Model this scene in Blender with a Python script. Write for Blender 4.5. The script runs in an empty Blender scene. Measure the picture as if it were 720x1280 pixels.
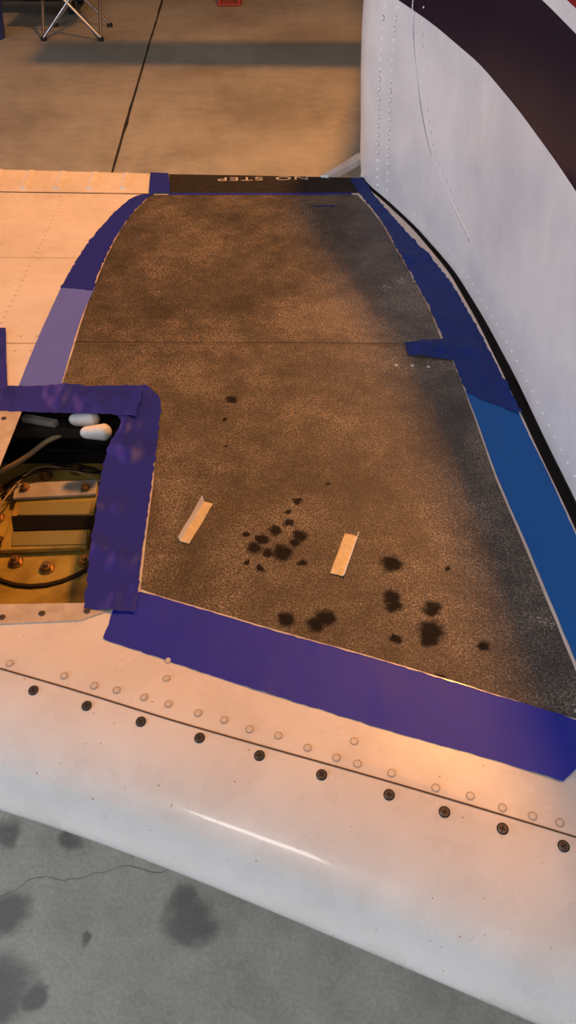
import bpy, bmesh, math, random
from mathutils import Vector, Matrix, noise
random.seed(4)
SC=bpy.context.scene
WZ=0.75   # wing top height above floor

# ---------------------------------------------------------------- materials
def mat(name, col=(.8,.8,.8), rough=.5, metal=0, coat=0, spec=.5, emis=None, es=0):
    m=bpy.data.materials.new(name); m.use_nodes=True
    b=m.node_tree.nodes['Principled BSDF']
    b.inputs['Base Color'].default_value=(*col,1)
    b.inputs['Roughness'].default_value=rough
    b.inputs['Metallic'].default_value=metal
    b.inputs['Coat Weight'].default_value=coat
    b.inputs['Coat Roughness'].default_value=.06
    b.inputs['Specular IOR Level'].default_value=spec
    if emis:
        b.inputs['Emission Color'].default_value=(*emis,1); b.inputs['Emission Strength'].default_value=es
    return m
class N:
    def __init__(s,m): s.m=m; s.t=m.node_tree; s.b=s.t.nodes['Principled BSDF']
    def new(s,k,**kw):
        n=s.t.nodes.new(k)
        for a,v in kw.items(): setattr(n,a,v)
        return n
    def link(s,a,b): s.t.links.new(a,b)
    def coord(s):
        g=s.new('ShaderNodeNewGeometry'); return g.outputs['Position']
    def noise(s,scale,detail=4,rough=.55,vec=None,dist=0):
        n=s.new('ShaderNodeTexNoise'); n.inputs['Scale'].default_value=scale
        n.inputs['Detail'].default_value=detail; n.inputs['Roughness'].default_value=rough
        n.inputs['Distortion'].default_value=dist
        s.link(vec if vec is not None else s.coord(), n.inputs['Vector']); return n.outputs['Fac']
    def ramp(s,fac,stops):
        r=s.new('ShaderNodeValToRGB'); e=r.color_ramp.elements
        while len(e)<len(stops): e.new(.5)
        for i,(p,c) in enumerate(stops):
            e[i].position=p; e[i].color=(*c,1) if len(c)==3 else c
        s.link(fac,r.inputs['Fac']); return r.outputs['Color']
    def mix(s,fac,a,b,mode='MIX'):
        n=s.new('ShaderNodeMix',data_type='RGBA',blend_type=mode)
        for sock,v in ((n.inputs[0],fac),(n.inputs[6],a),(n.inputs[7],b)):
            if hasattr(v,'is_linked'): s.link(v,sock)
            else: sock.default_value = v if not isinstance(v,tuple) else (*v,1)
        return n.outputs[2]
    def math(s,op,a,b=None,c=None):
        n=s.new('ShaderNodeMath',operation=op)
        for i,v in enumerate((a,b,c)):
            if v is None: continue
            if hasattr(v,'is_linked'): s.link(v,n.inputs[i])
            else: n.inputs[i].default_value=v
        return n.outputs[0]
    def bump(s,h,strength=.3,dist=.001,prev=None):
        n=s.new('ShaderNodeBump'); n.inputs['Strength'].default_value=strength; n.inputs['Distance'].default_value=dist
        s.link(h,n.inputs['Height'])
        if prev is not None: s.link(prev,n.inputs['Normal'])
        return n.outputs['Normal']
    def base(s,c): s.link(c,s.b.inputs['Base Color'])
    def rough(s,c): s.link(c,s.b.inputs['Roughness'])
    def normal(s,c): s.link(c,s.b.inputs['Normal'])
    def blobs(s,lst,warp=.012,wscale=60,soft=.35):
        """soft-edged liquid stains at object positions: (x,y,r[,strength])"""
        pos=s.coord()
        nz=s.new('ShaderNodeTexNoise'); nz.inputs['Scale'].default_value=wscale; nz.inputs['Detail'].default_value=3
        s.link(pos,nz.inputs['Vector'])
        sub=s.new('ShaderNodeVectorMath',operation='SUBTRACT'); s.link(nz.outputs['Color'],sub.inputs[0]); sub.inputs[1].default_value=(.5,.5,.5)
        sc=s.new('ShaderNodeVectorMath',operation='SCALE'); s.link(sub.outputs[0],sc.inputs[0]); sc.inputs['Scale'].default_value=warp*2
        ad=s.new('ShaderNodeVectorMath',operation='ADD'); s.link(pos,ad.inputs[0]); s.link(sc.outputs[0],ad.inputs[1])
        fl=s.new('ShaderNodeVectorMath',operation='MULTIPLY'); s.link(ad.outputs[0],fl.inputs[0]); fl.inputs[1].default_value=(1,1,0)
        out=None
        for t in lst:
            x,y,r=t[:3]
            d=s.new('ShaderNodeVectorMath',operation='DISTANCE'); s.link(fl.outputs[0],d.inputs[0]); d.inputs[1].default_value=(x,y,0)
            mr=s.new('ShaderNodeMapRange'); mr.interpolation_type='SMOOTHSTEP'
            s.link(d.outputs['Value'],mr.inputs['Value'])
            mr.inputs['From Min'].default_value=r*(1-soft); mr.inputs['From Max'].default_value=r*(1+soft)
            mr.inputs['To Min'].default_value=t[3] if len(t)>3 else 1; mr.inputs['To Max'].default_value=0
            out=mr.outputs[0] if out is None else s.math('MAXIMUM',out,mr.outputs[0])
        return out

# wing paint
m_paint=mat('wing_white_paint',(.80,.78,.75),.30,coat=.35)
n=N(m_paint)
dirt=n.noise(7,6,.65)
c=n.ramp(dirt,[(.35,(.70,.67,.64)),(.6,(.80,.775,.75))])
spk=n.noise(160,2,.5)
sp=n.math('GREATER_THAN',spk,.745)
c=n.mix(sp,c,(.38,.28,.2))
n.base(c)
n.normal(n.bump(n.noise(5,2),.12,.02))
n.rough(n.math('MULTIPLY_ADD',n.noise(14,4),.2,.18))

# walkway grit
m_walk=mat('walkway_grit',(.06,.055,.05),.6,spec=.6)
n=N(m_walk)
big=n.noise(3.2,5,.6,dist=.6); mid=n.noise(22,5,.7); g1=n.noise(360,2,.6); g2=n.noise(850,1,.5)
c=n.ramp(n.math('MULTIPLY_ADD',mid,.45,n.math('MULTIPLY',big,.55)),[(.40,(.034,.031,.027)),(.5,(.078,.070,.058)),(.60,(.15,.133,.105))])
gr=n.math('MULTIPLY_ADD',g2,.45,n.math('MULTIPLY',g1,.55))
c=n.mix(1.0,c,n.ramp(gr,[(.40,(.10,.10,.10)),(.5,(.65,.65,.65)),(.60,(2.6,2.5,2.4))]),'MULTIPLY')
st=n.blobs([(-.097,1.073,.010),(-.047,.728,.012),(-.008,.719,.015),(-.019,.762,.010),(0,.778,.008),(.016,.752,.011),(.143,.699,.014),
 (.137,.640,.012),(.140,.625,.011),(.188,.620,.012),(.183,.585,.017),(.178,.572,.012),(.048,.606,.013),(.036,.595,.013),(-.002,.603,.012),(.246,.562,.007),(.184,.515,.008),
 (.137,.575,.007),(.014,.822,.007),(-.036,.745,.010),(-.028,.718,.008),(.010,.738,.008),(-.06,.755,.005),(.0,.80,.006),(-.04,.69,.006),(-.105,1.02,.005),(.22,.69,.004),(.06,.86,.004),(-.1,.95,.004),(.02,.70,.006),(-.055,.70,.005)],.008,95,.4)
ex=n.math('GREATER_THAN',n.noise(48,2,.5),.71)
st2=n.math('MAXIMUM',st,n.math('MULTIPLY',ex,.35))
c=n.mix(n.math('MULTIPLY',st2,.95),c,(.006,.004,.003))
chipn=n.noise(230,3,.7)
chz=n.blobs([(.36,.46,.05),(.30,1.30,.025),(.25,1.50,.035),(.20,1.46,.02),(.26,1.62,.03),(.335,.60,.018)],.03,25,.6)
ch=n.math('GREATER_THAN',n.math('MULTIPLY',chipn,n.math('MULTIPLY_ADD',chz,.5,.62)),.645)
c=n.mix(ch,c,(.48,.46,.44))
n.base(c)
n.rough(n.math('MULTIPLY_ADD',st,.25,.42))
n.link(n.math('MULTIPLY_ADD',st,-.45,.6),n.b.inputs['Specular IOR Level'])
n.normal(n.bump(gr,.85,.0016))
m_walk2=mat('flap_walkway_paint',(.03,.03,.032),.7,spec=.25)
n=N(m_walk2); n.base(n.ramp(n.noise(60,4),[(.35,(.010,.010,.012)),(.7,(.024,.023,.023))])); n.normal(n.bump(n.noise(700,1),.4,.0006))

def tapemat(name,a,b,r=.6):
    m=mat(name,a,r,spec=.25); n=N(m)
    n.base(n.mix(n.noise(9,4,.6),a,b))
    h=n.noise(14,2,.5,dist=.6)
    cr=n.noise(520,1)
    n.normal(n.bump(cr,.45,.0006,n.bump(h,.3,.004)))
    return m
m_tape=tapemat('painters_tape_blue',(.003,.024,.19),(.006,.034,.25))
m_tape_n=tapemat('painters_tape_royal_blue',(.014,.026,.38),(.022,.036,.47),.5)
m_tape_h=tapemat('painters_tape_bay_blue',(.010,.022,.28),(.018,.030,.36),.45)
m_tape_l=tapemat('painters_tape_light_blue',(.006,.11,.44),(.01,.145,.53))
m_tape_p=tapemat('painters_tape_lavender',(.10,.15,.64),(.13,.18,.72))

# fuselage paint with stripes in local coordinates
m_fus=mat('fuselage_paint',(.8,.8,.8),.28,coat=.2,spec=.35)
n=N(m_fus)
sx=n.new('ShaderNodeSeparateXYZ'); n.link(n.coord(),sx.inputs[0])
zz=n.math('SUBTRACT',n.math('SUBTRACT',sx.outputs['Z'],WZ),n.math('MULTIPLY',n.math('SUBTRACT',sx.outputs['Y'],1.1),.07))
dirt=n.noise(5,6,.65)
white=n.ramp(dirt,[(.35,(.63,.65,.70)),(.6,(.77,.78,.81))])
scuff=n.math('GREATER_THAN',n.noise(55,4,.75),.68)
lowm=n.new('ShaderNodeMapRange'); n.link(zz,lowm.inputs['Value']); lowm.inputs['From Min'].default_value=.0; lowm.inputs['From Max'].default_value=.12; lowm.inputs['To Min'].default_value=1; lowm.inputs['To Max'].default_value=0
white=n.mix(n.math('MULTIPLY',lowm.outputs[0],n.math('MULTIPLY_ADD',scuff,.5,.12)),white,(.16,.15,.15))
c=n.mix(n.math('GREATER_THAN',zz,.368),white,(.010,.005,.020))
c=n.mix(n.math('GREATER_THAN',zz,.512),c,white)
c=n.mix(n.math('GREATER_THAN',zz,.534),c,(.22,.008,.015))
c=n.mix(n.math('GREATER_THAN',zz,.70),c,white)
n.base(c); n.normal(n.bump(n.noise(4,2),.1,.02))

# concrete
m_conc=mat('concrete_floor',(.4,.38,.35),.6)
n=N(m_conc)
a=n.noise(1.1,8,.62); b_=n.noise(9,6,.7); f_=n.noise(130,3,.6)
mx=n.math('MULTIPLY_ADD',b_,.4,n.math('MULTIPLY',a,.6))
c=n.ramp(mx,[(.33,(.38,.385,.35)),(.5,(.58,.585,.53)),(.66,(.72,.72,.66))])
c=n.mix(.35,c,n.ramp(f_,[(.3,(.4,.4,.4)),(.7,(1,1,1))]),'MULTIPLY')
s1=n.blobs([(-.525,.488,.036),(-.44,.622,.022),(-.18,.475,.042),(-.20,.505,.028),(-.500,.358,.055),(-.367,.441,.010),(-.564,.638,.028),
 (-.441,.352,.020),(-.30,.60,.007),(-.1,.28,.015)],.03,18,.45)
c=n.mix(n.math('MULTIPLY',s1,.68),c,(.10,.10,.10))
s2=n.blobs([(-.15,4.9,.28,.6),(-.6,5.7,.22,.5),(.1,6.6,.3,.6),(-1.6,4.7,.25,.4),(-.45,4.4,.15,.5),(-.4,7.2,.3,.4)],.30,2.5,.8)
c=n.mix(n.math('MULTIPLY',s2,.5),c,(.16,.125,.09))
n.base(c); n.rough(n.math('MULTIPLY_ADD',b_,.3,.4)); n.normal(n.bump(f_,.3,.002))

m_joint=mat('joint_dark',(.035,.03,.027),.9)
m_crack=mat('crack_grey',(.20,.195,.18),.9)
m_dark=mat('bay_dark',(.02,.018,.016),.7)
m_black=mat('black_sealant',(.008,.008,.010),.85,spec=.15)
m_gold=mat('zinc_chromate_skin',(.34,.22,.045),.32,metal=.1)
n=N(m_gold); n.base(n.ramp(n.noise(18,5,.6),[(.3,(.30,.21,.04)),(.65,(.62,.46,.11))]))
m_alu=mat('aluminium',(.62,.58,.52),.45,metal=.3)
n=N(m_alu); n.base(n.ramp(n.noise(40,4),[(.3,(.46,.42,.37)),(.7,(.66,.62,.56))]))
m_brass=mat('nut_cadmium',(.42,.27,.12),.35,metal=.8)
m_screw=mat('screw_head_steel',(.10,.09,.085),.45,metal=.6)
m_slot=mat('screw_slot_black',(.01,.01,.01),.8)
m_rivet=mat('rivet_edge_grime',(.38,.33,.29),.5)
m_rivc=mat('rivet_head_paint',(.64,.60,.56),.35,coat=.3)
m_mask=mat('masking_tape',(.62,.44,.20),.6)
n=N(m_mask); n.base(n.ramp(n.noise(120,3),[(.3,(.64,.50,.24)),(.65,(.78,.64,.38))]))
m_maskw=mat('masking_tape_backing',(.80,.74,.62),.6)
m_plast=mat('white_plastic',(.82,.83,.81),.35)
m_wire=mat('wire_tan',(.40,.32,.18),.5)
m_rubber=mat('tire_rubber',(.02,.02,.02),.8)
m_wall=mat('hangar_wall',(.45,.36,.26),.8)
n=N(m_wall); n.base(n.ramp(n.noise(2,4),[(.3,(.48,.38,.27)),(.7,(.6,.5,.38))]))
m_ceil=mat('hangar_ceiling',(.4,.36,.31),.8)
m_red=mat('red_enamel',(.45,.05,.02),.4); m_green=mat('green_enamel',(.03,.16,.06),.5); m_bluep=mat('blue_plastic',(.02,.06,.3),.4)
m_steel=mat('chair_tube_steel',(.45,.45,.46),.3,metal=.9)
m_fabric=mat('chair_fabric',(.02,.022,.03),.9)
m_tube=mat('tube_glass',(1,1,1),.4,emis=(1,.95,.90),es=24)
m_white=mat('letter_white',(.50,.49,.47),.6)

# ---------------------------------------------------------------- helpers
def link(ob,parent=None):
    SC.collection.objects.link(ob)
    if parent: ob.parent=parent
    return ob
def empty(name):
    e=bpy.data.objects.new(name,None); e.empty_display_size=.1; return link(e)
def meshobj(name,verts,faces,m,parent=None,smooth=False,fmat=None):
    me=bpy.data.meshes.new(name); me.from_pydata(verts,[],faces)
    for mm in (m if isinstance(m,(list,tuple)) else [m]): me.materials.append(mm)
    if fmat:
        for p,i in zip(me.polygons,fmat): p.material_index=i
    if smooth:
        for p in me.polygons: p.use_smooth=True
    me.update(); return link(bpy.data.objects.new(name,me),parent)
def bmobj(name,bm,m,parent=None,smooth=False):
    me=bpy.data.meshes.new(name); bm.to_mesh(me); bm.free()
    for mm in (m if isinstance(m,(list,tuple)) else [m]): me.materials.append(mm)
    if smooth:
        for p in me.polygons: p.use_smooth=True
    return link(bpy.data.objects.new(name,me),parent)
def cat(pts,nn):
    """resample a polyline to nn points with Catmull-Rom"""
    P=[Vector(p) for p in pts]
    if len(P)==2: return [P[0].lerp(P[1],i/(nn-1)) for i in range(nn)]
    L=[0]
    for i in range(1,len(P)): L.append(L[-1]+(P[i]-P[i-1]).length)
    out=[]
    for k in range(nn):
        s=L[-1]*k/(nn-1); i=0
        while i<len(P)-2 and s>L[i+1]: i+=1
        t=(s-L[i])/max(L[i+1]-L[i],1e-9)
        p0=P[i-1] if i>0 else P[i]*2-P[i+1]; p1=P[i]; p2=P[i+1]; p3=P[i+2] if i+2<len(P) else P[i+1]*2-P[i]
        out.append(.5*((2*p1)+(p2-p0)*t+(2*p0-5*p1+4*p2-p3)*t*t+(3*p1-p0-3*p2+p3)*t**3))
    return out
def interp(x,T):
    if x<=T[0][0]:return T[0][1]+(T[1][1]-T[0][1])*(x-T[0][0])/(T[1][0]-T[0][0])
    for (a,b),(c_,d) in zip(T,T[1:]):
        if x<=c_: return b+(d-b)*(x-a)/(c_-a)
    (a,b),(c_,d)=T[-2:]; return d+(d-b)*(x-c_)/(c_-a)
LE=[(-1.6,.72),(-1.1,.60),(-.7,.50),(-.338,.398),(-.1805,.348),(.0085,.276),(.161,.216),(.2777,.169),(.7,0.0)]
def yn(x): return sum(interp(x+k*.03,LE) for k in range(-3,4))/7
A=.15;B=.10
def zt(x,y):
    d=(y-yn(x))*.938
    if d>=A: return 0.
    d=max(d,0); return -B+B*math.sqrt(max(0,1-((A-d)/A)**2))
TE=[(-1.6,2.12),(-.766,2.087),(-.358,2.06),(.188,2.034),(.7,2.01)]
def yte(x): return interp(x,TE)
def frame(x,y,off=0):
    e=.002; zx=(zt(x+e,y)-zt(x-e,y))/(2*e); zy=(zt(x,y+e)-zt(x,y-e))/(2*e)
    nv=Vector((-zx,-zy,1)).normalized(); xv=Vector((1,0,zx)).normalized(); yv=nv.cross(xv)
    M=Matrix((xv,yv,nv)).transposed().to_4x4(); M.translation=Vector((x,y,WZ+zt(x,y)))+nv*off; return M
def ribbon(name,left,right,m,z=.0008,nl=60,nw=8,wr=.0006,parent=None,seed=0,edge=.0008):
    Lp=cat([(*p,0) for p in left],nl);Rp=cat([(*p,0) for p in right],nl)
    V=[];F=[]
    for i in range(nl):
        for j in range(nw+1):
            p=Lp[i].lerp(Rp[i],j/nw)
            if j in(0,nw) or i in (0,nl-1):
                k=noise.noise(Vector((p.x*90,p.y*90,seed)))*edge; p=p+Vector((k,k*.6,0))
            h=noise.noise(Vector((p.x*18,p.y*18,seed+.5)))+.5*noise.noise(Vector((p.x*50+seed,p.y*22,seed)))
            V.append((p.x,p.y,WZ+zt(p.x,p.y)+z+max(0,h)*wr))
    for i in range(nl-1):
        for j in range(nw):
            a=i*(nw+1)+j; F.append((a,a+1,a+nw+2,a+nw+1))
    o=meshobj(name,V,F,m,parent,True)
    bm=bmesh.new(); bm.from_mesh(o.data); bmesh.ops.recalc_face_normals(bm,faces=bm.faces)
    if sum(f.normal.z for f in bm.faces)<0: bmesh.ops.reverse_faces(bm,faces=bm.faces)
    bm.to_mesh(o.data); bm.free()
    return o
def tri_poly(name,outer,m,z,parent=None,holes=(),thick=0):
    bm=bmesh.new(); E=[]
    for loop in [outer]+list(holes):
        vs=[bm.verts.new((p[0],p[1],z)) for p in loop]
        for i in range(len(vs)): E.append(bm.edges.new((vs[i],vs[(i+1)%len(vs)])))
    bmesh.ops.triangle_fill(bm,edges=E,use_beauty=True,use_dissolve=False,normal=(0,0,1))
    for f in bm.faces:
        if f.normal.z<0: f.normal_flip()
    return bmobj(name,bm,m,parent)
def tube(name,pts,r,m,parent=None,res=6,smoothc=True,cyc=False):
    cu=bpy.data.curves.new(name,'CURVE'); cu.dimensions='3D'; cu.bevel_depth=r; cu.bevel_resolution=res; cu.use_fill_caps=True
    s=cu.splines.new('POLY'); P=cat(pts,max(2,len(pts)*8)) if smoothc and len(pts)>2 else [Vector(p) for p in pts]
    s.points.add(len(P)-1)
    for a,p in zip(s.points,P): a.co=(*p,1)
    s.use_cyclic_u=cyc
    cu.materials.append(m); return link(bpy.data.objects.new(name,cu),parent)
def add_cyl(bm,M,r,h,seg=16,r2=None,mi=0):
    g=bmesh.ops.create_cone(bm,cap_ends=True,segments=seg,radius1=r,radius2=r if r2 is None else r2,depth=h,matrix=M@Matrix.Translation((0,0,h/2)))
    for v in g['verts']:
        for f in v.link_faces: f.material_index=mi
def add_box(bm,M,sx_,sy_,sz_,mi=0):
    g=bmesh.ops.create_cube(bm,size=1,matrix=M@Matrix.Diagonal((sx_,sy_,sz_,1)))
    for v in g['verts']:
        for f in v.link_faces: f.material_index=mi
def T(x,y,z): return Matrix.Translation((x,y,z))

# ---------------------------------------------------------------- hangar
def box(name,x0,x1,y0,y1,z0,z1,m):
    bm=bmesh.new(); add_box(bm,T((x0+x1)/2,(y0+y1)/2,(z0+z1)/2),x1-x0,y1-y0,z1-z0); return bmobj(name,bm,m)
box('floor',-8,7,-6,11,-.1,0,m_conc)
box('wall_back',-8,7,11,11.15,0,5.5,m_wall)
box('wall_left',-8.15,-8,-4,11.15,0,5.5,m_wall)
box('wall_right',7,7.15,-4,11.15,0,5.5,m_wall)
box('ceiling',-8.15,7.15,-4,11.15,5.5,5.6,m_ceil)
def floorline(name,pts,w,m,jit=0):
    V=[];F=[];P=cat([(*p,0) for p in pts],60)
    for i,p in enumerate(P):
        d=(P[min(i+1,59)]-P[max(i-1,0)]).normalized(); nn_=Vector((-d.y,d.x,0))
        j=noise.noise(p*14)*jit+noise.noise(p*60)*jit*.25
        ww=w*(.5+1.0*abs(noise.noise(p*25)))
        V+= [tuple(p+nn_*(j+ww/2)+Vector((0,0,.0006))),tuple(p+nn_*(j-ww/2)+Vector((0,0,.0006)))]
        if i: F.append((2*i-2,2*i-1,2*i+1,2*i))
    return meshobj(name,V,F,m)
floorline('floor_expansion_joint',[(-1.2,10.9),(-1.075,7.75),(-.901,4.013),(-.80,1.9)],.022,m_joint,.004)
floorline('floor_crack',[(-.9,.47),(-.552,.531),(-.373,.561),(-.204,.576),(.1,.63)],.0016,m_crack,.022)

# ---------------------------------------------------------------- airplane
AIR=empty('airplane')
hole=[(-.451,1.050),(-.285,1.050),(-.272,1.04),(-.270,.94),(-.262,.8),(-.252,.624),(-.451,.618)]
xs=[-1.5+i*.03 for i in range(71)]
front=[(x,yn(x)+A/.938) for x in xs]
back=[(x,yte(x)) for x in reversed(xs)]
tri_poly('wing_top_skin',front+back,m_paint,WZ,AIR,[hole])
V=[];F=[]
prof=[(A*(1-math.cos(math.pi/2*k/18)), -B+B*math.sin(math.pi/2*k/18)) for k in range(19)]
low=[(.2*(1-math.cos(math.pi/2*k/10)), -B-.09*math.sin(math.pi/2*k/10)) for k in range(10,0,-1)]
prof=low+prof
npf=len(prof)
for x in xs:
    V.append((x,yte(x),WZ-.012)); V.append((x,1.2,WZ-.16))
    for d,z in prof: V.append((x,yn(x)+d/.938,WZ+z))
R=npf+2
for i in range(len(xs)-1):
    for j in range(R-1):
        a=i*R+j; F.append((a,a+R,a+R+1,a+1))
meshobj('wing_leading_edge_skin',V,F,m_paint,AIR,True)
V=[];F=[]
for i,x in enumerate(xs):
    V+=[(x,yte(x),WZ),(x,yte(x)+.004,WZ-.006),(x,yte(x),WZ-.012)]
    if i:
        a=3*(i-1); F+=[(a,a+1,a+4,a+3),(a+1,a+2,a+5,a+4)]
meshobj('wing_trailing_edge',V,F,m_paint,AIR)

def wline(name,pts,w,m=m_joint,z=.0004,nl=60,parent=AIR):
    P=cat([(*p,0) for p in pts],nl);V=[];F=[]
    for i,p in enumerate(P):
        d=(P[min(i+1,nl-1)]-P[max(i-1,0)]).normalized(); q=Vector((-d.y,d.x,0))*w/2
        for s_ in (1,-1):
            a=p+q*s_; V.append((a.x,a.y,WZ+zt(a.x,a.y)+z))
        if i: F.append((2*i-2,2*i-1,2*i+1,2*i))
    return meshobj(name,V,F,m,parent)
m_seam=mat('seam_brown',(.10,.06,.04),.8)
wline('leading_edge_panel_seam',[(-1.3,.80),(-.9,.69),(-.3526,.530),(-.1107,.452),(.1048,.386),(.298,.324),(.5,.255)],.0020,m_seam)
wline('flap_gap',[(-1.5,1.965),(-.727,1.943),(-.342,1.930)],.005)
m_pl=mat('panel_lap_brown',(.42,.33,.24),.6)  # brown tone of the panel lap lines and small skin rivets
wline('panel_lap',[(-1.5,1.26),(-.9,1.252),(-.47,1.250)],.003,m_pl)
wline('panel_lap_aft',[(-1.5,1.64),(-.9,1.60),(-.46,1.59)],.0015,m_pl)
for i in range(10):
    x=-.42-i*.085
    tube('flap_bead_%d'%i,[(x,1.962,WZ-.010),(x-.004,yte(x)-.004,WZ-.010)],.014,m_paint,AIR,6,False)

# walkway
wl=[(-.344,1.924),(-.378,1.80),(-.396,1.66),(-.403,1.51),(-.405,1.363),(-.402,1.248),(-.399,1.110)]
wr=[(.174,1.925),(.211,1.803),(.247,1.60),(.277,1.41),(.290,1.276),(.302,1.182),(.312,1.04),(.320,.870),(.334,.721),(.350,.536),(.357,.452)]
bot=[(.357,.451),(.333,.460),(.264,.487),(.128,.538),(-.031,.593),(-.195,.652)]
walk=[tuple(p[:2]) for p in cat([(*p,0) for p in wl],30)]+[(-.245,1.103),(-.228,1.08),(-.217,.986),(-.2065,.87),(-.2015,.736),(-.1968,.654)]+\
 [tuple(p[:2]) for p in cat([(*p,0) for p in reversed(bot)],24)][1:]+[tuple(p[:2]) for p in cat([(*p,0) for p in reversed(wr)],50)][1:]
def jit(L,a=.0012):
    return [(x+noise.noise(Vector((x*60,y*60,1)))*a,y+noise.noise(Vector((x*60,y*60,7)))*a) for x,y in L]
tri_poly('wing_walkway',jit(walk),m_walk,WZ+.0004,AIR)
tri_poly('flap_walkway',[(-.298,1.935),(-.313,2.056),(-.1,2.047),(.166,2.033),(.176,1.935)],m_walk2,WZ+.0005,AIR)
wline('walkway_lap',[(-.403,1.248),(-.1,1.246),(.211,1.243),(.30,1.24)],.0035,mat('lap_dust',(.13,.105,.075),.7),.0009)
m_lapd=mat('lap_grime',(.03,.025,.02),.8)
wline('walkway_lap_edge',[(-.403,1.254),(-.1,1.252),(.211,1.249),(.30,1.246)],.002,m_lapd,.0008)
cu=bpy.data.curves.new('no_step_lettering','FONT'); cu.body='NO STEP'; cu.size=.054; cu.extrude=.0001; cu.space_character=1.1; cu.space_word=1.6
cu.materials.append(m_white); t=link(bpy.data.objects.new('no_step_lettering',cu),AIR); t.location=(.055,2.040,WZ+.0010); t.rotation_euler=(0,0,math.pi+.035); t.scale=(1,.58,1)

# rivets / screws
bm=bmesh.new()
RV=[(-.343,.537),(-.272,.519),(-.233,.505),(-.205,.499),(-.171,.489),(-.148,.541),(-.147,.515),(-.141,.480),(-.105,.468),(-.074,.459),(-.044,.447),(-.011,.439),(.022,.424),(.054,.412),(.077,.405),(.114,.394),(.160,.377),(.196,.368),(.228,.355),(.258,.346),(.285,.339)]
RV+=[(.33,.325),(.36,.315),(-.40,.553),(-.44,.565),(-.48,.577),(.075,.432)]
for x,y in RV:
    M=frame(x,y,.0001); add_cyl(bm,M,.0048,.0004,20,mi=0); add_cyl(bm,M,.0038,.0008,20,.0034,mi=1)
bmobj('skin_rivets',bm,[m_rivet,m_rivc],AIR)
bm=bmesh.new()
for x,y in [(-.306,.501),(-.238,.480),(-.171,.459),(-.101,.438),(-.032,.416),(.037,.393),(.109,.370),(.166,.351),(.224,.333),(.283,.315),(.345,.293),(-.375,.522),(-.45,.543),(-.525,.564)]:
    M=frame(x,y,.0001)@Matrix.Rotation(random.uniform(0,1.5),4,'Z')
    add_cyl(bm,M,.0062,.0003,24,mi=1); add_cyl(bm,M,.0054,.0012,24,.0046,mi=0)
    add_box(bm,M@T(0,0,.0012),.0066,.0013,.0004,1); add_box(bm,M@T(0,0,.0012),.0013,.0066,.0004,1)
bmobj('leading_edge_screws',bm,[m_screw,m_slot],AIR)
bm=bmesh.new()
for x,y in [(.197,1.177),(.226,1.176),(.255,1.172)]: add_cyl(bm,frame(x,y,.0006),.0032,.0006,12)
bmobj('lap_rivets',bm,m_rivc,AIR)
bm=bmesh.new()
for i in range(30):
    for yy in (1.275,1.225): 
        x=-.48-i*.03
        add_cyl(bm,frame(x,yy,0),.0022,.0003,8)
    for k in range(2):
        add_cyl(bm,frame(-.56-k*.35,1.28+i*.021,0),.0022,.0003,8)
    add_cyl(bm,frame(-.45-i*.03,1.915,0),.0022,.0003,8)
bmobj('wing_skin_rivets',bm,m_pl,AIR)

# ---- fuselage
FW=[(-1.6,.62),(-1.0,.52),(-.5,.475),(0,.462),(.41,.454),(.5715,.4445),(.684,.437),(.817,.4288),(.9456,.418),(1.132,.4056),(1.333,.385),(1.527,.3566),(1.739,.299),(1.904,.239),(1.993,.200),(2.06,.190),(2.15,.20),(2.4,.27),(3.0,.40),(4.0,.58),(5.0,.70),(6.0,.80)]
SEC=[(.55,-.24),(.25,-.23),(.08,-.16),(.02,-.07),(0,0),(-.006,.12),(-.012,.25),(-.014,.38),(-.006,.5),(.015,.62),(.06,.74),(.14,.86),(.26,.95),(.40,1.0),(.55,1.02)]
secp=[(p.x,p.y) for p in cat([(a,b,0) for a,b in SEC],50)]
ys=[]
yv=-1.6
while yv<6.01: ys.append(yv); yv+=.04
fw=[p for p in FW]
def wallx(y): return sum(interp(y+k*.02,fw) for k in range(-2,3))/5
def xcen(y): return 1.0 if y<.4 else 1.0-.02*(y-.4)
V=[];F=[]
for y in ys:
    xc=xcen(y)
    wx=wallx(y); hw=xc-wx
    hs=interp(y,[(-1.6,.55),(-1,.7),(-.3,.85),(.3,1),(2.4,1),(4,.62),(6,.38)])
    ring=[]
    for (o,z) in secp: ring.append((wx+o/.55*hw,z))
    for (o,z) in secp[-2:0:-1]: ring.append((2*xc-(wx+o/.55*hw),z))
    for x,z in ring:
        zz_=z if z<.3 and y<2.4 else .3+(z-.3)*hs
        if y>2.2 and z<.3: zz_=.3+(z-.3)*max(.25,1-(y-2.2)*.22)
        V.append((x,y,WZ+zz_))
n_=len(ring)
for i in range(len(ys)-1):
    for j in range(n_):
        a=i*n_+j;b2=i*n_+(j+1)%n_; F.append((a,b2,b2+n_,a+n_))
F.append(tuple(range(n_))[::-1]); F.append(tuple((len(ys)-1)*n_+j for j in range(n_)))
meshobj('fuselage',V,F,m_fus,AIR,True)
ZO=[(z,o) for o,z in SEC[3:11]]
def fpt(y,z,off=.001):
    o=interp(z,ZO)/.55*(xcen(y)-wallx(y))
    return Vector((wallx(y)+o-off,y,WZ+z))
def fline(name,pts,r,m,off=.001):
    P=cat([(y,z,0) for y,z in pts],40)
    return tube(name,[fpt(p.x,p.y,off) for p in P],r,m,AIR,3,False)
m_seamf=mat('fuselage_seam_grey',(.26,.26,.28),.6)  # grey of the panel edge seam and the rivet rims
m_bead=mat('fuselage_edge_bead',(.70,.70,.73),.3,coat=.3)
fline('cabin_panel_edge',[(1.86,.60),(1.828,.434),(1.801,.355),(1.745,.25),(1.687,.189),(1.58,.135),(1.464,.105)],.0026,m_bead,-.0004)
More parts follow.
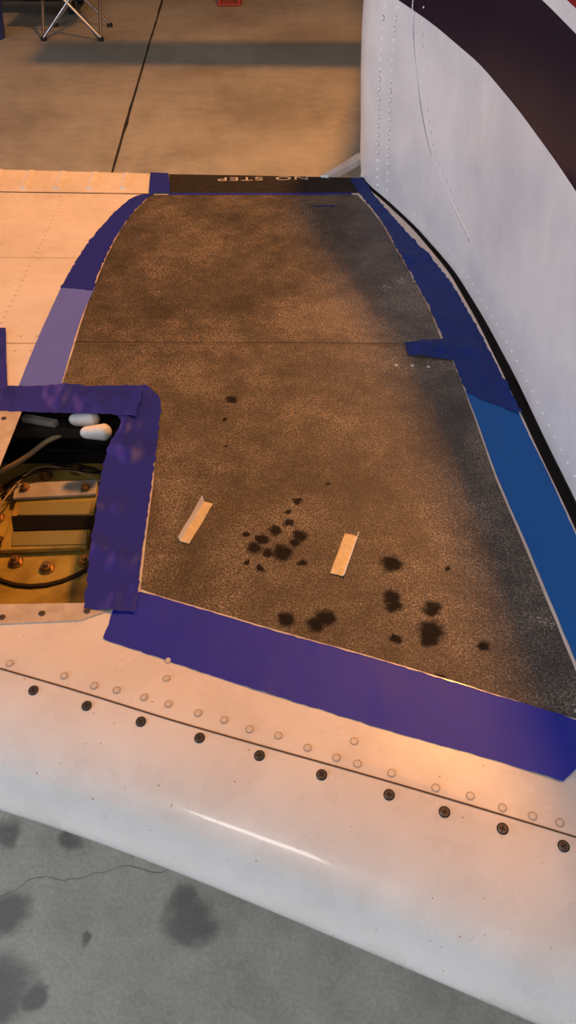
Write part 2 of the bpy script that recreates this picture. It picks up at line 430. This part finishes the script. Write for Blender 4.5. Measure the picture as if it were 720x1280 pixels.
fline('cabin_panel_edge_seam',[(1.852,.60),(1.820,.434),(1.793,.352),(1.737,.246),(1.679,.185),(1.574,.131),(1.460,.101)],.0014,m_seamf,.0)
m_frv=mat('fuselage_rivet',(.98,.98,.99),.25,coat=.5)
bm=bmesh.new()
def frv(y,z,r=.0042):
    p=fpt(y,z,0.0); dxdy=(wallx(y+.01)-wallx(y-.01))/.02
    nv=Vector((-1,dxdy,0)).normalized(); q=nv.to_track_quat('Z','Y').to_matrix().to_4x4(); q.translation=p
    add_cyl(bm,q,r*1.35,.0006,10,r*1.3,1); add_cyl(bm,q@T(0,0,.0003),r,.0022,10,r*.6,0)
for i in range(28):
    frv(1.935,.02+i*.02); frv(1.885,.03+i*.02)
for i in range(45): frv(1.80-i*.03,.035,.0022)
P=cat([(1.84,.60,0),(1.80,.434,0),(1.775,.355,0),(1.72,.25,0),(1.66,.195,0),(1.56,.145,0)],26)
for p in P: frv(p.x-.02,p.y-.012,.0028)
bmobj('fuselage_rivets',bm,[m_frv,m_seamf],AIR)
yy_=[.30+i*(2.02-.30)/50 for i in range(51)]
def gw(y): return .018-.009*max(0,min(1,(y-1.1)/.6))
ribbon('wing_root_sealant',[(wallx(y)-gw(y),y) for y in yy_],[(wallx(y)+.01,y) for y in yy_],m_black,.0003,80,3,0,AIR,0,0)
tube('wing_root_fillet',[(wallx(y)-.000,y,WZ+.001) for y in yy_],.0025,m_black,AIR,3,False)
bm=bmesh.new()
P=[((.085,2.035),(.105,2.030)),((.155,2.115),(.168,2.095)),((.190,2.155),(.197,2.120)),((.215,2.12),(.195,2.085)),((.215,2.04),(.19,2.04))]
zs_=[.006,.014,.02,.02,.01]
ring_=[]
for (a,b2),z in zip(P,zs_):
    ring_.append([bm.verts.new((a[0],a[1],WZ+z)),bm.verts.new((b2[0],b2[1],WZ+z)),bm.verts.new((b2[0],b2[1],WZ+z-.02)),bm.verts.new((a[0],a[1],WZ+z-.02))])
for r0,r1 in zip(ring_,ring_[1:]):
    for j in range(4): bm.faces.new((r0[j],r0[(j+1)%4],r1[(j+1)%4],r1[j]))
bm.faces.new(ring_[0]); bm.faces.new(ring_[-1][::-1])
bmesh.ops.recalc_face_normals(bm,faces=bm.faces)
o=bmobj('flap_root_fairing',bm,m_paint,AIR); bv=o.modifiers.new('b','BEVEL'); bv.width=.002; bv.segments=2

def slab(name,outline,z,th,m):
    bm=bmesh.new(); vs=[bm.verts.new((x,y,z)) for x,y in outline]; f=bm.faces.new(vs)
    g=bmesh.ops.extrude_face_region(bm,geom=[f]); bmesh.ops.translate(bm,verts=[v for v in g['geom'] if isinstance(v,bmesh.types.BMVert)],vec=(0,0,th))
    bmesh.ops.recalc_face_normals(bm,faces=bm.faces); o=bmobj(name,bm,m,AIR); b=o.modifiers.new('b','BEVEL'); b.width=th*.4; b.segments=3; return o
slab('stabilator',[(-1.0,5.1),(.9,5.02),(2.8,5.1),(2.8,5.5),(-1.0,5.5)],1.08,.05,m_paint)
bm=bmesh.new()
vs=[bm.verts.new((.88,y,z)) for y,z in [(4.7,1.2),(5.5,2.1),(5.95,2.1),(6.0,1.1)]]
f=bm.faces.new(vs); g=bmesh.ops.extrude_face_region(bm,geom=[f]); bmesh.ops.translate(bm,verts=[v for v in g['geom'] if isinstance(v,bmesh.types.BMVert)],vec=(.05,0,0)); bmesh.ops.recalc_face_normals(bm,faces=bm.faces)
bmobj('vertical_fin',bm,m_paint,AIR)
for nm,x,y in (('main_gear',-1.1,1.25),('nose_gear',1.0,-.9)):
    tube(nm+'_strut',[(x,y,.22),(x,y,.62)],.03,m_steel,AIR,4,False)
    bpy.ops.mesh.primitive_torus_add(major_radius=.13,minor_radius=.065,location=(x,y,.195),rotation=(0,math.pi/2,0))
    o=bpy.context.object; o.name=nm+'_tire'; o.data.materials.append(m_rubber); o.parent=AIR
    bm=bmesh.new(); add_cyl(bm,T(x-.05,y,.195)@Matrix.Rotation(math.pi/2,4,'Y'),.09,.1,24); bmobj(nm+'_wheel',bm,m_steel,AIR)

# ---- fuel bay
BZ=WZ-.12
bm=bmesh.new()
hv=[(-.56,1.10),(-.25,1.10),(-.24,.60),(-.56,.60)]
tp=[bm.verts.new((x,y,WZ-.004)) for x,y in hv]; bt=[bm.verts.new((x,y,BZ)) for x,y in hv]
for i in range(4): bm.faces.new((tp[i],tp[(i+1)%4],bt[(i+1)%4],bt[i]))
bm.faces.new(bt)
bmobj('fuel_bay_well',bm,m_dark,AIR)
def bx(name,pts,z0,z1,m,bev=.001):
    bm=bmesh.new(); vs=[bm.verts.new((x,y,z0)) for x,y in pts]; f=bm.faces.new(vs)
    g=bmesh.ops.extrude_face_region(bm,geom=[f]); bmesh.ops.translate(bm,verts=[v for v in g['geom'] if isinstance(v,bmesh.types.BMVert)],vec=(0,0,z1-z0))
    bmesh.ops.recalc_face_normals(bm,faces=bm.faces); o=bmobj(name,bm,m,AIR); b=o.modifiers.new('b','BEVEL'); b.width=bev; b.segments=2; return o
m_olive=mat('olive_plate',(.34,.30,.12),.35,metal=.1)
bx('bay_lower_skin',[(-.555,1.04),(-.26,1.04),(-.25,.61),(-.555,.61)],BZ+.001,BZ+.004,m_gold)
bx('bay_raised_panel',[(-.462,.97),(-.325,.975),(-.320,.825),(-.458,.818)],BZ+.006,BZ+.016,m_gold,.003)
bx('bay_access_plate',[(-.450,.925),(-.330,.928),(-.328,.897),(-.448,.895)],BZ+.016,BZ+.018,m_olive)
bx('bay_dark_channel',[(-.457,.893),(-.322,.894),(-.319,.864),(-.445,.859)],BZ+.016,BZ+.0185,m_black)
bx('bay_lower_plate',[(-.447,.856),(-.325,.860),(-.322,.830),(-.440,.826)],BZ+.016,BZ+.018,m_olive)
bx('bay_aluminium_strap',[(-.469,.967),(-.328,.977),(-.325,.941),(-.463,.930)],BZ+.018,BZ+.023,m_alu)
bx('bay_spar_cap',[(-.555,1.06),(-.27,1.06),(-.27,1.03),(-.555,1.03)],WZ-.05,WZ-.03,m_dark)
bx('bay_bulkhead_rail',[(-.46,1.05),(-.40,1.035),(-.395,1.045),(-.455,1.062)],WZ-.045,WZ-.02,m_alu)
bm=bmesh.new()
def nut(x,y,z,k=1):
    M=T(x,y,z); add_cyl(bm,M,.0095*k,.002,20); add_cyl(bm,M@T(0,0,.002),.0072*k,.006,6); add_cyl(bm,M@T(0,0,.008),.0035*k,.005,12)
for x,y in [(-.428,1.004),(-.375,1.017),(-.470,.846),(-.43,.803),(-.378,.790),(-.321,.803),(-.485,.90),(-.480,.955),(-.318,1.0),(-.300,.85)]: nut(x,y,BZ+.005,1.25)
for x in (-.448,-.345): nut(x,.953,BZ+.023,.9)
bmobj('bay_nuts',bm,m_brass,AIR)
m_seal=mat('bay_seal_rubber',(.045,.03,.015),.8,spec=.2)
tube('bay_seal_ring',[(-.395+.122*math.cos(a*math.pi/16),.893+.140*math.sin(a*math.pi/16),BZ+.005) for a in range(32)],.0042,m_seal,AIR,4,False,True)
tube('bay_fuel_hose',[(-.50,.985,BZ+.03),(-.455,1.0,BZ+.05),(-.41,1.028,BZ+.07),(-.36,1.04,BZ+.08),(-.30,1.035,BZ+.08)],.0045,m_wire,AIR)
for k,(pp) in enumerate([[(-.50,.90,BZ+.02),(-.46,.96,BZ+.035),(-.40,.985,BZ+.04),(-.33,.98,BZ+.035),(-.29,.99,BZ+.03)],
    [(-.49,.86,BZ+.01),(-.47,.93,BZ+.03),(-.44,1.01,BZ+.02),(-.37,1.0,BZ+.02),(-.30,.96,BZ+.02)],
    [(-.46,1.03,BZ+.05),(-.40,1.01,BZ+.06),(-.33,1.02,BZ+.05),(-.29,1.0,BZ+.04)]]):
    tube('bay_wire_%d'%k,pp,.0016,m_wire if k==1 else m_black,AIR)
for k,(x,y) in enumerate([(-.348,1.040),(-.322,1.005)]):
    bm=bmesh.new(); bmesh.ops.create_uvsphere(bm,u_segments=24,v_segments=16,radius=.0145)
    for v in bm.verts:
        v.co.x=v.co.x+ (.012 if v.co.x>0 else -.012)
        if v.co.x<0: v.co.y*=.75; v.co.z*=.75
    bmesh.ops.transform(bm,matrix=T(x,y,WZ-.016)@Matrix.Rotation(.05,4,'Z'),verts=bm.verts)
    bmobj('bay_connector_cap_%d'%k,bm,m_plast,AIR,True)
bx('bay_forward_rim',[(-.46,.626),(-.25,.630),(-.222,.622),(-.268,.601),(-.46,.590)],WZ+.0002,WZ+.0016,m_alu,.0004)
bx('bay_side_rim',[(-.500,1.04),(-.451,1.043),(-.451,.618),(-.500,.605)],WZ+.0001,WZ+.0014,m_alu,.0004)
bm=bmesh.new()
for x,y in [(-.37,.606),(-.32,.612),(-.262,.616),(-.42,.603),(-.476,1.02),(-.477,.98),(-.477,.93),(-.477,.88)]:
    M=T(x,y,WZ+.0016); add_cyl(bm,M,.0048,.001,16,.004,0); add_box(bm,M@T(0,0,.001),.005,.001,.0003,1)
bmobj('bay_rim_screws',bm,[m_screw,m_slot],AIR)

# ---------------------------------------------------------------- tapes
TZ=.0007
def tape(*a,**k): return ribbon('painters_tape_strip',*a,**k)
tape([(-.222,.657),(-.200,.6475),(-.183,.6445),(-.030,.5895),(.128,.5355),(.264,.4855),(.333,.4590),(.372,.443)],[(-.234,.574),(-.226,.569),(-.19,.556),(-.058,.506),(.05,.468),(.128,.441),(.22,.412),(.300,.384)],m_tape_n,z=TZ+.0002,seed=1,nl=90,edge=.0015,wr=.0012,nw=12)
tape([(-.346,1.930),(-.380,1.914),(-.412,1.839),(-.447,1.698),(-.463,1.581),(-.472,1.459)],[(-.335,1.930),(-.352,1.90),(-.378,1.80),(-.394,1.69),(-.403,1.563),(-.404,1.446)],m_tape_h,z=TZ+.0006,seed=2,wr=.0025,edge=.004,nw=12)
tape([(-.472,1.47),(-.474,1.379),(-.476,1.248),(-.474,1.09)],[(-.401,1.46),(-.4065,1.363),(-.405,1.248),(-.399,1.09)],m_tape_p,z=TZ,seed=3)
tape([(-.66,1.118),(-.55,1.114),(-.40,1.112),(-.28,1.114),(-.253,1.112)],[(-.66,1.038),(-.50,1.040),(-.38,1.035),(-.29,1.029),(-.255,1.02)],m_tape_h,z=TZ+.0008,seed=4,wr=.007,edge=.005,nw=16,nl=90)
tape([(-.253,1.113),(-.234,1.098),(-.219,1.065),(-.2125,.986),(-.2085,.870),(-.204,.736),(-.198,.612)],[(-.305,1.045),(-.278,1.01),(-.286,.96),(-.289,.92),(-.288,.870),(-.278,.736),(-.267,.620)],m_tape_h,z=TZ+.0014,seed=5,wr=.007,edge=.003,nw=16,nl=100)
tape([(.160,2.03),(.174,1.95),(.182,1.92),(.214,1.803),(.249,1.60),(.279,1.41),(.293,1.276),(.303,1.182),(.312,1.09)],[(.20,2.03),(.208,1.96),(.222,1.90),(.262,1.76),(.305,1.62),(.338,1.50),(.356,1.38),(.373,1.248),(.393,1.03)],m_tape,z=TZ+.0006,seed=6,wr=.007,edge=.004,nw=16,nl=110)
tape([(.219,1.248),(.221,1.225),(.222,1.208)],[(.322,1.268),(.318,1.22),(.302,1.192)],m_tape,z=TZ+.002,seed=7,wr=.010,nl=18,nw=28,edge=.005)
tape([(.310,1.10),(.3165,1.0),(.3235,.870),(.3385,.721),(.355,.536),(.366,.43)],[(.386,1.10),(.394,.98),(.404,.87),(.414,.721),(.430,.56),(.438,.43)],m_tape_l,z=TZ,seed=8)
tape([(-.362,2.062),(-.35,1.93)],[(-.314,2.056),(-.296,1.93)],m_tape_h,z=TZ+.0024,seed=9,nl=12)
tape([(-.30,1.934),(.16,1.934)],[(-.30,1.923),(.16,1.925)],m_tape_n,z=TZ+.0004,seed=10,nw=2)
tape([(-.575,1.30),(-.535,1.10)],[(-.545,1.30),(-.49,1.10)],m_tape_h,z=TZ+.002,seed=11,nl=20,wr=.004)
tape([(.06,1.86),(.115,1.862)],[(.06,1.855),(.115,1.854)],m_tape,z=TZ+.0002,seed=12,nl=8,nw=2)

def mask(c0,c1,w,finside,h):
    c0=Vector((*c0,0));c1=Vector((*c1,0)); d=(c1-c0).normalized(); q=Vector((d.y,-d.x,0))
    V=[];F=[];fm=[];K=10
    for i in range(K+1):
        p=c0.lerp(c1,i/K); b_z=WZ+.0014+.0008*math.sin(i*.9)
        cols=[(-w/2,0),(0,.0002),(w/2,0),(w/2+.002,h*(.6+.4*i/K)),(w/2+.0025,h*(.62+.4*i/K))]
        for o,z in cols: 
            r=p+q*o*finside; V.append((r.x,r.y,b_z+z))
    for i in range(K):
        for j in range(4):
            a=i*5+j; F.append((a,a+1,a+6,a+5)); fm.append(0 if j<2 else 1)
    o=meshobj('masking_tape_piece',V,F,[m_mask,m_maskw],None,False,fm); s=o.modifiers.new('t','SOLIDIFY'); s.thickness=.0006; s.offset=1
mask((-.146,.738),(-.118,.818),.014,-1,.012)
mask((.066,.678),(.090,.752),.018,1,.010)

# ---------------------------------------------------------------- background things
CH=empty('folding_camp_chair')
cx,cy=-1.60,6.62
def cp(x,y,z): return (cx+x,cy+y,z)
for k,(a,b2) in enumerate([(cp(-.2,-.15,.02),cp(.22,-.1,.45)),(cp(.22,-.15,.02),cp(-.2,-.1,.45)),(cp(-.2,.25,.02),cp(.22,.2,.45)),(cp(.22,.25,.02),cp(-.2,.2,.45)),
    (cp(-.2,-.15,.02),cp(-.2,.2,.45)),(cp(.22,-.15,.02),cp(.22,.2,.45)),(cp(-.2,.2,.45),cp(-.22,.3,.95)),(cp(.22,.2,.45),cp(.24,.3,.95))]):
    tube('leg_%d'%k,[a,b2],.011,m_steel,CH,3,False)
bm=bmesh.new()
for x,y in [(-.2,-.15),(.22,-.15),(-.2,.25),(.22,.25)]: add_cyl(bm,T(cx+x,cy+y,0),.022,.025,12)
bmobj('feet',bm,m_rubber,CH)
bm=bmesh.new()
add_box(bm,T(cx,cy+.05,.44),.46,.42,.012); add_box(bm,T(cx,cy+.27,.75)@Matrix.Rotation(-.2,4,'X'),.46,.012,.4)
bmobj('seat_fabric',bm,m_fabric,CH)
TC=empty('tool_cart')
bm=bmesh.new(); add_box(bm,T(-2.15,7.45,.5),1.0,.5,.8,0)
for k in range(4):
    add_box(bm,T(-2.15,7.195,.2+k*.19),.92,.012,.165,0); add_box(bm,T(-2.15,7.18,.25+k*.19),.5,.02,.015,1)
bmobj('cabinet',bm,[m_fabric,m_steel],TC)
bm=bmesh.new()
for x in (-2.55,-1.75):
    for y in (7.27,7.63): add_cyl(bm,T(x-.02,y,.05)@Matrix.Rotation(math.pi/2,4,'Y'),.05,.04,16)
bmobj('casters',bm,m_rubber,TC)
BK=empty('plastic_bucket')
bm=bmesh.new(); add_cyl(bm,T(-2.22,6.55,0),.11,.26,24,.14); bmobj('body',bm,m_bluep,BK)
bm=bmesh.new(); add_cyl(bm,T(-2.22,6.55,.26),.145,.02,24,.145); bmobj('lid',bm,m_red,BK)
JS=empty('jack_stand')
for k,(x,y) in enumerate([(-.07,-.07),(.07,-.07),(.07,.07),(-.07,.07)]):
    tube('leg_%d'%k,[(-.49+x*1.2,7.62+y*1.2,.01),(-.49+x*.4,7.62+y*.4,.38)],.013,m_red,JS,2,False)
bm=bmesh.new(); add_box(bm,T(-.49,7.62,.012),.20,.20,.012); add_box(bm,T(-.49,7.62,.39),.09,.09,.03); add_cyl(bm,T(-.49,7.62,.38),.02,.18,12); bmobj('frame',bm,m_red,JS)
FC=empty('floor_creeper')
bm=bmesh.new(); add_box(bm,T(-.85,8.15,.09),.4,.8,.03,0); add_box(bm,T(-.85,8.5,.115),.3,.12,.03,1)
for x in (-.18,.18):
    for y in (-.35,0,.35): add_cyl(bm,T(-.85+x-.012,8.15+y,.035)@Matrix.Rotation(math.pi/2,4,'Y'),.035,.024,12,mi=1)
bmobj('deck',bm,[m_green,m_rubber],FC)

# ---------------------------------------------------------------- lights
def area(name,loc,target,size,power,col,shape='DISK',sy=None):
    l=bpy.data.lights.new(name,'AREA'); l.shape=shape; l.size=size
    if sy: l.size_y=sy
    l.energy=power; l.color=col; o=bpy.data.objects.new(name,l); o.location=loc
    o.rotation_euler=(Vector(target)-Vector(loc)).to_track_quat('-Z','Y').to_euler(); return link(o)
LMP=empty('hangar_lamp')
area('lamp_light',(1.15,2.9,4.15),(-.2,2.9,.7),.5,220,(1,.37,.075)).parent=LMP
bm=bmesh.new(); add_cyl(bm,T(1.15,2.9,4.2),.36,.16,32,.10); bmobj('shade',bm,m_steel,LMP)
tube('cord',[(1.15,2.9,4.3),(1.15,2.9,5.5)],.01,m_black,LMP,2,False)
# added warm spot on an invented stand, makes the outboard wing more orange
WL=empty('added_warm_spot')
lp=Vector((-2.9,3.6,3.0)); tg=Vector((-1.15,1.7,.75))
sl=bpy.data.lights.new('added_warm_spot_light','SPOT'); sl.energy=210; sl.color=(1,.30,.03); sl.spot_size=math.radians(60); sl.spot_blend=1; sl.shadow_soft_size=.12
so=link(bpy.data.objects.new('added_warm_spot_light',sl),WL); so.location=lp; so.rotation_euler=(tg-lp).to_track_quat('-Z','Y').to_euler()
dirv=(tg-lp).normalized()
bm=bmesh.new(); q=(-dirv).to_track_quat('Z','Y').to_matrix().to_4x4(); q.translation=lp-dirv*.04; add_cyl(bm,q,.13,.14,24,.05); bmobj('reflector',bm,m_steel,WL)
bm=bmesh.new(); add_cyl(bm,T(-2.98,3.7,0),.24,.03,32,.20); add_cyl(bm,T(-2.98,3.7,.03),.016,3.0,12); bmobj('pole',bm,m_steel,WL)
area('added_daylight_fill',(-4.9,-1.0,1.25),(.4,1.3,1.0),2.4,165,(.74,.86,1),'RECTANGLE',.9)  # added daylight fill, set low at left to light fuselage and graze wing
TB=empty('panel_light_fixture')
bm=bmesh.new(); add_box(bm,T(-1.72,-2.17,3.30),.9,.34,.05); add_box(bm,T(-1.72,-2.17,5.48),.6,.14,.04); bmobj('housing',bm,m_plast,TB)
bm=bmesh.new(); add_box(bm,T(-1.72,-2.17,3.268),.82,.26,.01); bmobj('diffuser',bm,m_tube,TB)
for k,x in enumerate((-2.0,-1.45)): tube('chain_%d'%k,[(x,-2.17,3.32),(x,-2.17,5.5)],.005,m_steel,TB,2,False)
w=bpy.data.worlds.new('World'); SC.world=w; w.use_nodes=True
w.node_tree.nodes['Background'].inputs[0].default_value=(.66,.73,.82,1); w.node_tree.nodes['Background'].inputs[1].default_value=.62

cam=bpy.data.cameras.new('camera'); co=link(bpy.data.objects.new('camera',cam))
cam.sensor_fit='VERTICAL'; cam.sensor_height=36; cam.lens=27; cam.clip_start=.02
co.location=(0,0,WZ+.8); co.rotation_euler=(math.radians(45),0,0)
SC.camera=co
SC.view_settings.view_transform='Standard'
